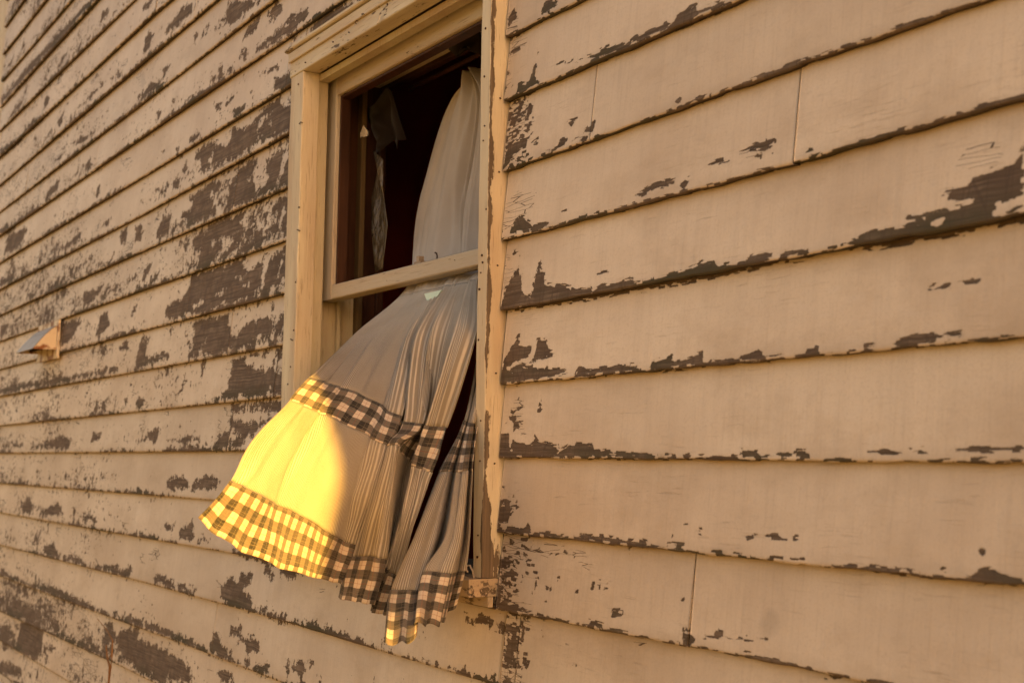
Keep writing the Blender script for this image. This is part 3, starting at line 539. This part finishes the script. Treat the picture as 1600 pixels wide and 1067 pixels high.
wpart('inner_stop', -2.852, -2.826, .150, .164, -.203, .941, wood_mat('inner_stop_paint', (.09, .06, .025), (.15, .10, .045), (60, 60, 5)), win, .002, 30)
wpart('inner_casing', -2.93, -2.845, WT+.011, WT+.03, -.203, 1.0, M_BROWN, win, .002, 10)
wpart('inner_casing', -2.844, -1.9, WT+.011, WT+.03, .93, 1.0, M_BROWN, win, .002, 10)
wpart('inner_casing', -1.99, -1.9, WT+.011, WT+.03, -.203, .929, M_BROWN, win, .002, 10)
# upper sash
SY0, SY1 = .060, .094
wpart('stile', -2.8515, -2.786, SY0, SY1, .3825, .940, M_SASH, win, .0022, 30)
wpart('stile', -2.052, -1.9895, SY0, SY1, .3825, .940, M_SASH, win, .0022, 30)
wpart('top_rail', -2.7855, -2.0525, SY0+.0008, SY1, .882, .940, M_SASHH, win, .002, 30)
wpart('meeting_rail', -2.7855, -2.0525, SY0+.0006, SY1+.004, .3825, .4165, M_SASHH, win, .0022, 40, .0004)
wpart('glazing_bead', -2.7855, -2.778, SY0+.010, SY1+.002, .417, .881, M_BROWN, win, .001, 20)
wpart('glazing_bead', -2.7775, -2.0525, SY0+.010, SY1+.002, .875, .8815, M_BROWN, win, .001, 20)
wpart('glazing_bead', -2.7775, -2.0525, SY0+.014, SY1+.002, .4168, .4205, M_BROWN, win, .0008, 20)
# sill
V, F = box(WX0-.006, -1.9365, -.052, WT, -.237, -.206, .0016, 1, 60, .0008)
sill = mesh_obj('sill', V, F, M_SILL, win)
wpart('apron', WX0+.002, WX1-.002, -.012, -.0015, -.2555, -.2375, M_SILL, win, .001, 30)
# sash lock remains and bent wire hook
lockm = wood_mat('tarnished_metal', (.28, .2, .13), (.42, .32, .22), (200, 200, 200), .5)
lk = at3(657, 409, .075)
V, F = box(lk.x-.012, lk.x+.016, .066, .084, .4166, .4225, .001); mesh_obj('lock_plate', V, F, lockm, win)
V, F = box(lk.x-.006, lk.x+.006, .068, .080, .4226, .434, .0012); mesh_obj('lock_keeper', V, F, lockm, win)
hk = at3(683, 404, .075)
V, F = tube([(hk.x, .074, .4166), (hk.x+.002, .074, .424), (hk.x+.001, .073, .431), (hk.x-.004, .072, .433)], .0017); mesh_obj('lock_hook', V, F, M_NAIL, win)
wk = at3(734, 888, -.035)
V, F = tube([(wk.x+.006, -.03, -.2055), (wk.x+.008, -.034, -.192), (wk.x+.002, -.036, -.183), (wk.x-.006, -.037, -.184), (wk.x-.008, -.037, -.191), (wk.x-.003, -.037, -.195)], .0016)
mesh_obj('wire_hook', V, F, wood_mat('dull_steel', (.35, .3, .24), (.5, .42, .33), (200, 200, 200), .4), win)
# nails and staples in the casings
V, F = tube([(0, 0.002, 0), (0, -.0012, 0)], .0021, 8); nail0 = None
nme = bpy.data.meshes.new('nail'); nme.from_pydata([tuple(v) for v in V], [], F); nme.materials.append(M_NAIL)
V, F = tube([(0, .004, 0), (-.001, -.004, .0006), (-.004, -.008, .0022), (-.0075, -.0095, .0048)], [.0012, .0012, .0011, .001], 6)
bme = bpy.data.meshes.new('bent_nail'); bme.from_pydata([tuple(v) for v in V], [], F); bme.materials.append(M_NAIL)
V, F = tube([(-.003, .002, 0), (-.003, -.0015, .0012), (.003, -.0015, .0022), (.003, .002, .001)], .0008, 5)
sme = bpy.data.meshes.new('staple'); sme.from_pydata([tuple(v) for v in V], [], F); sme.materials.append(M_NAIL)
def fixing(name, me, x, y, Y, sc=1.0, rz=0.0):
    o = bpy.data.objects.new(name, me); COL.objects.link(o); put(o, win); o.location = at3(x, y, Y); o.scale = (sc,)*3; o.rotation_euler = (0, random.uniform(-.5, .5), rz)
for x, y in ((466,132),(467,324),(462,441),(454,573),(459,516),(450,600)): fixing('nail', nme, x, y, -.0255)
for x, y in ((470,194),(466,361),(456,532)): fixing('staple', sme, x, y, -.0258, 1.5)
for x, y in ((759,45),(757,197),(755,220),(760,327),(753,399),(754,410),(751,426),(749,452),(748,531),(751,657),(747,836),(746,870),(750,720),(757,120)): fixing('nail', nme, x, y, -.0265, random.uniform(.6, 1.1))
for x, y in ((477,98),(520,66),(545,51),(605,7)): fixing('nail', nme, x, y, -.0338, .9)
for x, y in ((557,36),(567,24)): fixing('staple', sme, x, y, -.0338, 1.3)
for z in (.662, .525, .353, .158, -.003):
    o = bpy.data.objects.new('bent_nail', bme); COL.objects.link(o); put(o, win); o.location = (WX1, -.004, z); o.rotation_euler = (0, .2, R(180+55)); o.scale = (1.35,)*3
# a torn flake hanging under the head casing
p = at3(595, 34, -.030)
mesh_obj('paint_flake', [(p.x-.004, -.0345, p.z+.012), (p.x+.007, -.035, p.z+.013), (p.x+.006, -.040, p.z-.004), (p.x-.002, -.041, p.z-.014), (p.x-.006, -.037, p.z-.006),
                         (p.x-.004, -.0335, p.z+.012), (p.x+.007, -.034, p.z+.013), (p.x+.006, -.039, p.z-.004), (p.x-.002, -.040, p.z-.014), (p.x-.006, -.036, p.z-.006)],
         [(0, 1, 2, 3, 4), (9, 8, 7, 6, 5), (0, 5, 6, 1), (1, 6, 7, 2), (2, 7, 8, 3), (3, 8, 9, 4), (4, 9, 5, 0)], M_TRIM, win)
# glass left in the upper sash: a jagged shard in the corner
def glass(name, col, rough):
    m = N(name); m.b.inputs['Transmission Weight'].default_value = .55
    return m.fin(col, rough, None, .6)
M_GL = glass('dusty_glass', (.12, .11, .08), .15)
def slab(name, pts, Y, th, mat, parent):
    n = len(pts); V = [(x, Y, z) for x, z in pts]+[(x, Y+th, z) for x, z in pts]
    F = [list(range(n)), [n+i for i in range(n)][::-1]]+[[i, n+i, n+(i+1) % n, (i+1) % n] for i in range(n)]
    return mesh_obj(name, V, F, mat, parent)
slab('glass_and_tear_light', [at(a, b, .078) for a, b in ((563, 208), (568, 196), (575, 206), (574, 213), (563, 215))], .078, .003, M_GL, win)
teal = N('pale_tear_light'); tealm = teal.fin((.50, .66, .58), .25, None, .5)  # pale slab under the rail: light through a curtain tear, painted as colour
slab('glass_and_tear_light', [at(a, b, .046) for a, b in ((663, 459), (690, 453), (683, 463), (675, 469), (667, 471))], .046, .003, tealm, win)

# ------------------------------------------------------------------ wall vent
vm = N('rusty_painted_tin'); P = vm.tc(); r1 = vm.noise(P, (22, 22, 22), 4, .6)
vent_m = vm.fin(vm.mix(vm.rmp(r1, .50, .60), (.60, .50, .36), (.20, .07, .022)), .5, vm.bump(r1, .001, .4), .3)
vt = N('bare_tin'); r2 = vt.noise(vt.tc(), (9, 30, 9), 4); tin_m = vt.fin(vt.mix(r2, (.20, .14, .085), (.32, .235, .15)), .45, None, .4)
vent = bpy.data.objects.new('vent_hood', None); COL.objects.link(vent); put(vent, house); vent['label'] = 'small rusty tin vent hood sticking out of the wall'
xr = at(90, 505, -.008)[0]
zt_ = at(91, 508, -.008)[1]; zb_ = at(88, 546, -.008)[1]
def hoodY(px):   # depth at which the line of sight through px meets the hood's right side plane
    lo, hi = 0.0, .4
    for _ in range(40):
        mid = (lo+hi)/2
        if at(px, 544, -mid)[0] < xr: lo = mid
        else: hi = mid
    return lo
dep = hoodY(51)-.01; xl = at(25, 547, -.01-dep)[0]; print('vent', dep, xl, xr)
part('flange', xl-.02, xr+.022, -.010, -.0015, zb_-.035, zt_+.022, vent_m, vent, .001)
y0, y1 = -.0105, -.01-dep
t = .002
# curved hood shell: top slope, two triangular cheeks
nseg = 6; arc = []
for i in range(nseg+1):
    u = i/nseg; arc.append((y0+(y1-y0)*u, zt_+(zb_-zt_)*(u**1.25)))
V = []; F = []
for s, x in enumerate((xl, xr)):
    for (y, z) in arc: V.append((x, y, z))
n = nseg+1
for i in range(nseg): F.append([i, i+1, n+i+1, n+i])
off = len(V); V += [(x, y, z-t) for (x, y, z) in V[:off]]
for i in range(nseg): F.append([off+i, off+n+i, off+n+i+1, off+i+1])
F += [[nseg, off+nseg, off+n+nseg, n+nseg]]
mesh_obj('hood_top', V, F, tin_m, vent)
for x, dx in ((xl, .002), (xr-.002, .002)):
    pr = [(y, z-t-.0002) for y, z in arc]+[(y0, zb_)]
    m_ = len(pr); V = [(x, y, z) for y, z in pr]+[(x+dx+.0003, y, z) for y, z in pr]
    F = [list(range(m_))[::-1], [m_+i for i in range(m_)]]+[[i, (i+1) % m_, m_+(i+1) % m_, m_+i] for i in range(m_)]
    mesh_obj('hood_cheek', V, F, vent_m, vent)
V, F = box(xl+.004, xr-.004, y0-.035, y0-.033, zb_+.004, zt_-.03, .0005); mesh_obj('damper_flap', V, F, M_DARK, vent)

# ------------------------------------------------------------------ ground
gm = N('dry_grass_soil'); P = gm.tc(); g1 = gm.noise(P, (.6, .6, .6), 5); g2 = gm.noise(P, (18, 18, 18), 5)
gmat = gm.fin(gm.mix(gm.rmp(g2, .3, .7), gm.mix(gm.rmp(g1, .4, .6), (.20, .155, .08), (.16, .15, .07)), (.28, .22, .12)), .95, gm.bump(g2, .03, .8), .1)
nG = 40; gx = np.concatenate([-np.geomspace(600, .8, nG), np.geomspace(.8, 600, nG)])
V = []; F = []
for y in gx:
    for x in gx:
        r = math.hypot(x, y); V.append((x-2, y, -1.52+.02*math.sin(x*.9)*math.cos(y*.7)*min(1, r/10)))
nn = len(gx)
for j in range(nn-1):
    for i in range(nn-1): F.append([j*nn+i, j*nn+i+1, (j+1)*nn+i+1, (j+1)*nn+i])
g = mesh_obj('ground', V, F, gmat); g['kind'] = 'structure'

# ------------------------------------------------------------------ cloth materials
def cloth(name, base, ribs=False, dirt=.4, trans=.3):
    m = N(name); u = m.n('UVMap'); sp = m.n('SeparateXYZ'); m.L(u.outputs[0], sp.inputs[0]); U, Vv = sp.outputs[0], sp.outputs[1]
    P = m.tc()
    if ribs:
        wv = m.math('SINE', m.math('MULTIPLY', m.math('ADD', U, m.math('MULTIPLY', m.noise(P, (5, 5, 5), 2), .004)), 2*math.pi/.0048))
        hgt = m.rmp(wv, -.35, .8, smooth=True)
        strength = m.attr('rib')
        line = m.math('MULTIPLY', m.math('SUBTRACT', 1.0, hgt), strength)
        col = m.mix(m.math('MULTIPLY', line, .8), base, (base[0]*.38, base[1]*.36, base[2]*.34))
    else:
        hgt = m.noise(P, (300, 300, 300), 2); col = m.mix(0.0, base, base); strength = 0.15
    fine = m.noise(P, (420, 420, 420), 2); cl = m.noise(P, (9, 9, 7), 4)
    col = m.mix(m.math('MULTIPLY', m.rmp(cl, .42, .75), dirt), col, (base[0]*.5, base[1]*.44, base[2]*.36))
    col = m.mix(m.math('MULTIPLY', m.rmp(fine, .5, .8), .2), col, tuple(b*.6 for b in base))
    hs = m.math('ADD', m.math('MULTIPLY', hgt, strength), m.math('MULTIPLY', fine, .12))
    bn = m.bump(hs, .0009, .9)
    return finish_cloth(m, col, bn, trans)
def finish_cloth(m, col, bn, trans):
    m.fin(col, .9, bn, .1)
    m.b.inputs['Sheen Weight'].default_value = .15
    tr = m.n('BsdfTranslucent'); m.L(col, tr.inputs[0]); m.L(bn, tr.inputs['Normal'])
    ms = m.n('MixShader'); ms.inputs[0].default_value = trans
    m.t.links.new(m.b.outputs[0], ms.inputs[1]); m.t.links.new(tr.outputs[0], ms.inputs[2]); m.t.links.new(ms.outputs[0], m.out.inputs[0])
    return m.m
def gingham(name, cu=.0175, cv=.015):
    m = N(name); u = m.n('UVMap'); sp = m.n('SeparateXYZ'); m.L(u.outputs[0], sp.inputs[0]); P = m.tc()
    nz = m.math('MULTIPLY', m.math('SUBTRACT', m.noise(P, (60, 60, 60), 3), .5), .06)
    su = m.math('FRACT', m.math('ADD', m.math('DIVIDE', sp.outputs[0], 2*cu), nz)); sv = m.math('FRACT', m.math('ADD', m.math('DIVIDE', sp.outputs[1], 2*cv), nz))
    a = m.rmp(m.math('ABSOLUTE', m.math('SUBTRACT', su, .5)), .24, .26); b = m.rmp(m.math('ABSOLUTE', m.math('SUBTRACT', sv, .5)), .24, .26)
    cream = (.66, .56, .44); mid = (.14, .12, .098); dark = (.027, .026, .025)
    tot = m.math('ADD', a, b)
    c = m.mix(m.math('MINIMUM', tot, 1.0), cream, mid); c = m.mix(m.math('MAXIMUM', m.math('SUBTRACT', tot, 1.0), 0.0), c, dark)
    # thin red pinstripes through the light squares and pale threads through the dark ones
    for f in (su, sv):
        st = m.math('LESS_THAN', m.math('ABSOLUTE', m.math('SUBTRACT', f, .5)), .016)
        c = m.mix(m.math('MULTIPLY', st, .5), c, (.30, .09, .05))
        st2 = m.math('LESS_THAN', m.math('ABSOLUTE', m.math('SUBTRACT', f, .06)), .012)
        c = m.mix(m.math('MULTIPLY', st2, .3), c, (.3, .24, .16))
    fine = m.noise(P, (500, 500, 500), 2); thr = m.noise(m.tc('UV'), (40, 900, 1), 2)
    c = m.mix(m.math('MULTIPLY', m.rmp(thr, .45, .7), .2), c, (.42, .34, .24))
    cl = m.noise(P, (12, 12, 9), 4); c = m.mix(m.math('MULTIPLY', m.rmp(cl, .45, .75), .3), c, (.26, .2, .15))
    bn = m.bump(fine, .0006, .6)
    return finish_cloth(m, c, bn, .22)
CLOTH = (.62, .56, .47)
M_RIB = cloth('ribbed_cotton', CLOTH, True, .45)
M_PLAIN = cloth('thin_grey_cotton', (.53, .485, .43), False, .35, .15)
M_GING = gingham('gingham_trim')

# ------------------------------------------------------------------ curtains
def cr(P, t):
    """Catmull-Rom through control points P (n,3) at parameters t in [0, n-1]"""
    P = np.asarray(P, float); n = len(P); t = np.clip(t, 0, n-1-1e-9); i = t.astype(int); f = (t-i)[:, None]
    p1 = P[i]; p2 = P[np.minimum(i+1, n-1)]; p0 = np.where((i > 0)[:, None], P[np.maximum(i-1, 0)], 2*p1-p2); p3 = np.where((i < n-2)[:, None], P[np.minimum(i+2, n-1)], 2*p2-p1)
    T = .5
    m1 = T*(p2-p0)*.85; m2 = T*(p3-p1)*.85
    return (2*f**3-3*f**2+1)*p1+(f**3-2*f**2+f)*m1+(-2*f**3+3*f**2)*p2+(f**3-f**2)*m2
def build_curtain(root, cols, bands, nu=9, nv=13, fold=None, ribfrom=0, uscale=1.0, ging=(0.025, 0.025)):
    """cols: list of columns, each a list of (px, py, out) from top to hem; out = metres in front of the board faces"""
    C = np.array([[at3(x, y, -o)[:] for x, y, o in c] for c in cols])   # (ncol, nrow, 3)
    nc, nr = C.shape[:2]
    tu = np.linspace(0, nc-1, (nc-1)*nu+1); tv = np.linspace(0, nr-1, (nr-1)*nv+1)
    A = np.stack([cr(C[i], tv) for i in range(nc)])                     # columns resampled along v
    G = np.stack([cr(A[:, j], tu) for j in range(len(tv))], 1)          # (nU, nV, 3)
    if fold is not None: G = fold(G, tu, tv, nc, nr)
    hemarc = np.concatenate([[0], np.cumsum(np.linalg.norm(np.diff(G[:, -1], axis=0), axis=1))])
    for bi, (name, r0, r1, mat, label) in enumerate(bands):
        j0, j1 = int(round(r0*nv)), int(round(r1*nv)); g = G[:, j0:j1+1].copy()
        ging_b = 'band' in name
        if ging_b:     # the band is stitched on top of the panel
            g[:, :, 1] -= .0015
            mid = g[:, g.shape[1]//2]; arc = np.concatenate([[0], np.cumsum(np.linalg.norm(np.diff(mid, axis=0), axis=1))])
        else: arc = hemarc
        nU, nV = g.shape[:2]
        va = np.concatenate([[0], np.cumsum(np.linalg.norm(np.diff(g[nU//3], axis=0), axis=1))])
        V = g.reshape(-1, 3)
        uv = np.stack(np.broadcast_arrays(arc[:, None], va[None]), -1).reshape(-1, 2)
        i = (np.arange(nU-1)[:, None]*nV+np.arange(nV-1)[None]).ravel()
        F = np.stack([i, i+1, i+nV+1, i+nV], -1)
        o = mesh_obj(name, V, F.tolist(), mat, root, smooth=True)
        me = o.data; ul = me.uv_layers.new(name='UVMap')
        li = np.empty(len(me.loops), np.int32); me.loops.foreach_get('vertex_index', li)
        ul.data.foreach_set('uv', uv[li].astype(np.float32).ravel())
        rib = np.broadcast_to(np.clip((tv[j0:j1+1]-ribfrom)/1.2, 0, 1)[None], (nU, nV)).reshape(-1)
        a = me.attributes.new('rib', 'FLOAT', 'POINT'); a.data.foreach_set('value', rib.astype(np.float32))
        sm = o.modifiers.new('thickness', 'SOLIDIFY'); sm.thickness = .0009; sm.offset = 0
        if label: o['label'] = label
    return G
# rows: 0 gather, 1, 2, 3 behind rail, 4 under rail, 5 mid, 6 band top, 7 band bottom, 8 mid, 9 hem band top, 10 hem
fr = [0, .10, .26, .42, .50, .53, .58, .64, .70, .78, .87, .93, 1.0]
def top_rows(f):
    L = [(722,122,-.23), (688,168,-.22), (646,300,-.20), (634,412,-.16), (624,462,-.08)]
    Rr = [(762,104,-.23), (800,150,-.22), (800,300,-.20), (796,400,-.16), (750,436,-.07)]
    return [(a[0]+(b[0]-a[0])*f, a[1]+(b[1]-a[1])*f, a[2]+(b[2]-a[2])*f) for a, b in zip(L, Rr)]
low = [
 [(552,522,.06), (488,589,.24), (455,624,.34), (360,750,.52), (310,808,.56)],
 [(571,523,.05), (512,597,.205), (482,636,.29), (405,772,.455), (365,851,.49)],
 [(600,525,.045),(550,610,.165), (522,653,.220), (462,802,.335), (440,887,.37)],
 [(632,526,.035),(598,634,.125), (574,680,.172), (530,840,.205), (505,905,.225)],
 [(645,527,.03), (624,650,.115), (608,697,.145), (556,852,.165), (543,912,.18)],
 [(650,527,.025),(630,654,.085), (612,700,.105), (562,853,.12), (549,908,.13)],
 [(655,527,.03), (636,657,.095), (606,699,.14), (546,868,.165), (530,934,.215)],
 [(664,527,.03), (646,660,.10), (617,694,.155), (576,869,.175), (558,940,.19)],
 [(673,527,.03), (656,662,.09), (626,700,.135), (603,873,.15), (584,944,.165)],
 [(686,526,.02), (664,664,.06), (636,716,.08), (600,880,.10), (590,940,.11)],
 [(706,525,.03), (672,664,.075), (645,724,.10), (606,886,.13), (584,955,.15)],
 [(726,523,.025),(682,666,.07), (657,731,.095), (614,894,.12), (592,958,.14)],
 [(744,520,.02), (694,668,.065), (670,738,.09), (622,905,.115), (604,961,.13)],
]
colsA = []
for f, l in zip(fr, low):
    l = list(l)
    # extra row between band 1 and hem band so the panel can belly out
    a, b = l[2], l[3]
    midp = ((a[0]+b[0])/2, (a[1]+b[1])/2, (a[2]+b[2])/2+.012)
    if f == 0: midp = (399, 682, .46)
    if f == .10: midp = (440, 700, .39)
    colsA.append(top_rows(f)+l[:3]+[midp]+l[3:])
def foldA(G, tu, tv, nc, nr):
    G = G.copy(); U = tu[:, None]; Vv = tv[None]
    w = np.clip((Vv-4.0)/1.5, 0, 1)*np.clip((U-.6)/2, 0, 1)
    G[:, :, 1] += w*(.0012+.003*(U>4))*np.sin(U*2.5+Vv*.4)+w*(.0008+.0012*(U>4))*np.sin(U*6.1-Vv*.5)
    # one deep crease running down the sunlit panel
    cz = np.clip((Vv-4.6)/2, 0, 1)*np.clip((9.6-Vv)/1.6, 0, 1)
    G[:, :, 1] += -cz*.013*np.exp(-((U-1.62-.10*np.sin(Vv*1.3))/.085)**2)-cz*.004*np.exp(-((U-1.35)/.2)**2)
    # long pleats in the shaded top right
    pl = np.clip((Vv-3.8)/1.0, 0, 1)*np.clip((7.2-Vv)/1.6, 0, 1)*np.clip((U-3)/2, 0, 1)
    G[:, :, 1] += pl*.010*np.sin(U*3.3+1.0)+pl*.004*np.sin(U*8.3)
    up = np.clip((4.2-Vv)/1.5, 0, 1)
    G[:, :, 1] += up*(.020*np.sin(U*1.35+Vv*.5)+(.005+.004*np.clip(1.6-Vv,0,2))*np.sin(U*3.4+1+Vv*.6)+.003*np.sin(U*9+Vv*2)+.003*np.sin(U*5+Vv*4))
    # small slanting wrinkles, none of them regular
    wr = np.array([[mnoise.noise((u*1.9, v*.55, 3.0))+.5*mnoise.noise((u*4.3+v*.5, v*1.4, 9.0)) for v in tv] for u in tu])
    G[:, :, 1] += wr*.0075*np.clip((Vv-.5)/1.5, 0, 1)
    # softly uneven hem
    hm = np.clip(Vv-(nr-2), 0, 1)
    G[:, :, 2] += hm*.0012*np.sin(U*9)
    G[:, :, 1] += hm*.0015*np.sin(U*7.3+2)
    return G
curtA = thing('curtain', 'wide ribbed curtain with checked bands billowing out, its left side bright in the sun', 'curtain', tuple(at3(600, 900, -.2)), 'curtains blowing out of the window')
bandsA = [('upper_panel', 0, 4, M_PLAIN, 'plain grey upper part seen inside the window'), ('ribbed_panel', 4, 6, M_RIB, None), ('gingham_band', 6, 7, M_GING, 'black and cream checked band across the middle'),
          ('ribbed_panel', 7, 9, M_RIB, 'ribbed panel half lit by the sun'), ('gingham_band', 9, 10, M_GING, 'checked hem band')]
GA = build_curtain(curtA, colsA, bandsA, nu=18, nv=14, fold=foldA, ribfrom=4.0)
# second curtain: narrow, close to the right casing
colsB = [
 [(770,455,-.04), (745,560,-.03), (726,655,.02), (684,738,.065), (645,838,.12), (609,921,.19), (600,1006,.25)],
 [(774,455,-.03), (748,560,-.015), (728,657,.03), (697,736,.075), (660,835,.125), (634,921,.185), (624,1004,.235)],
 [(778,455,-.03), (750,560,-.02), (730,659,.03), (705,737,.07), (682,835,.12), (656,921,.17), (648,999,.225)],
 [(782,455,-.04), (752,560,-.03), (731,660,.01), (708,738,.05), (688,836,.085), (660,910,.12), (652,975,.15)],
 [(786,455,-.03), (754,560,-.02), (733,660,.03), (714,737,.075), (698,836,.125), (664,893,.165), (651,974,.215)],
 [(790,455,-.03), (758,560,-.01), (736,661,.035), (722,737,.075), (708,836,.12), (686,894,.155), (668,976,.18)],
 [(794,455,-.03), (762,560,-.01), (740,661,.035), (730,735,.07), (720,838,.105), (705,896,.135), (687,976,.155)],
 [(798,455,-.05), (766,560,-.03), (744,661,.01), (734,735,.04), (725,838,.06), (712,894,.085), (694,968,.10)],
 [(802,455,-.04), (772,560,-.02), (750,661,.02), (740,735,.05), (734,838,.07), (727,892,.08), (712,947,.085)],
]
curtB = thing('curtain', 'narrow bunched curtain with checked bands, hanging over the sill beside the right casing', 'curtain', tuple(at3(660, 960, -.2)), 'curtains blowing out of the window')
def foldB(G, tu, tv, nc, nr):
    G = G.copy(); U = tu[:, None]; Vv = tv[None]
    G[:, :, 1] += .0028*np.sin(U*5.3+Vv*.4)*np.clip(Vv/2, 0, 1)
    hm = np.clip(Vv-(nr-2), 0, 1); G[:, :, 2] += hm*.003*np.sin(U*6+1)
    return G
bandsB = [('ribbed_panel', 0, 2, M_RIB, None), ('gingham_band', 2, 3, M_GING, 'checked band in the dark gap'), ('ribbed_panel', 3, 5, M_RIB, None), ('gingham_band', 5, 6, M_GING, 'checked hem band hanging lowest')]
GB = build_curtain(curtB, colsB, bandsB, nu=10, nv=14, fold=foldB, ribfrom=-2)
print('hem widths', np.linalg.norm(np.diff(GA[:, -1], axis=0), axis=1).sum(), np.linalg.norm(np.diff(GB[:, -1], axis=0), axis=1).sum(), 'sun plane at x=-2:', (X_R+2)*math.tan(R(SUN_AZ)))

# ------------------------------------------------------------------ curtain rod, torn shade and plastic inside
V, F = tube([tuple(at3(640, 139, .25)), tuple(at3(690, 115, .25)), tuple(at3(760, 80, .25)), tuple(at3(830, 45, .25))], .006, 10)
rod = mesh_obj('curtain_rod', V, F, M_BROWN); rod['label'] = 'thin brown curtain rod inside the top of the window'; rod['category'] = 'curtain rod'
mc = cloth('brown_shade_cloth', (.02, .012, .007), False, .5, .25)
def ragged(name, pts, Y, mat, label, cat, amp=.012, group=None):
    P3 = [at3(x, y, Y) for x, y in pts]; c = sum(P3, Vector())/len(P3); n = len(P3); V = []; F = []
    rings = (1.0, .66, .33)
    for r in rings:
        for p in P3:
            q = c+(p-c)*r; q.y += amp*math.sin(q.x*60+q.z*25)+amp*.5*math.sin(q.z*90); V.append(q)
    V.append(Vector((c.x, c.y+amp, c.z)))
    for k in range(2):
        for i in range(n): j = (i+1) % n; F.append([k*n+i, k*n+j, (k+1)*n+j, (k+1)*n+i])
    for i in range(n): F.append([2*n+i, 2*n+(i+1) % n, 3*n])
    o = mesh_obj(name, V, F, mat, None, True); s = o.modifiers.new('thickness', 'SOLIDIFY'); s.thickness = .001
    o['label'] = label; o['category'] = cat
    return o
def cp(pts): return [(510+x/4.104, 40+y/4.104) for x, y in pts]
ragged('torn_shade', cp([(235, 545), (330, 505), (395, 400), (450, 430), (490, 600), (528, 735), (500, 745), (488, 785), (450, 790), (430, 755), (405, 730), (385, 800), (335, 825), (300, 760), (285, 700), (262, 640)]), .17, mc,
       'brown torn window shade hanging in the upper left of the window', 'window shade')
ragged('torn_shade', cp([(770, 150), (880, 60), (990, 20), (995, 190), (965, 180), (940, 120), (915, 170), (890, 205), (850, 200), (845, 170), (800, 195)]), .19, mc,
       'ragged strip of brown shade at the top by the curtain rod', 'window shade')
pm = N('dusty_plastic'); pm.b.inputs['Transmission Weight'].default_value = .35
pmm = pm.fin((.14, .11, .07), .18, pm.bump(pm.noise(pm.tc(), (40, 40, 20), 4), .02, 1.0), .8)
ragged('plastic_sheet', [(583, 262), (590, 236), (600, 250), (598, 300), (603, 350), (600, 420), (588, 425), (585, 360), (580, 310)], .16, pmm, 'crumpled clear plastic strip hanging inside the window', 'plastic sheet', .008)

# ------------------------------------------------------------------ dry weed against the wall
wm = wood_mat('dry_stem', (.20, .09, .03), (.30, .15, .055), (90, 90, 20))
b0 = at3(170, 1064, -.05)
weed = thing('dry_weed', 'thin dry brown weed standing against the lower left wall', 'weed', (b0.x, -.06, -1.52))
V, F = tube([(b0.x+.02, -.06, -1.52), (b0.x+.01, -.055, -1.2), tuple(b0), tuple(at3(172, 1042, -.045)), tuple(at3(168, 1030, -.04)), tuple(at3(166, 1008, -.035))], [.006, .005, .0035, .0045, .003, .002]); mesh_obj('stem', V, F, wm, weed)
V, F = tube([tuple(at3(168, 1030, -.04)), tuple(at3(175, 1020, -.04)), tuple(at3(176, 1000, -.035)), tuple(at3(168, 985, -.03)), tuple(at3(152, 966, -.03))], [.003, .0028, .002, .0015, .001]); mesh_obj('branch', V, F, wm, weed)
V, F = tube([tuple(at3(173, 1042, -.045)), tuple(at3(175, 1025, -.05)), tuple(at3(176, 1012, -.05))], [.003, .0025, .0015]); mesh_obj('branch', V, F, wm, weed)
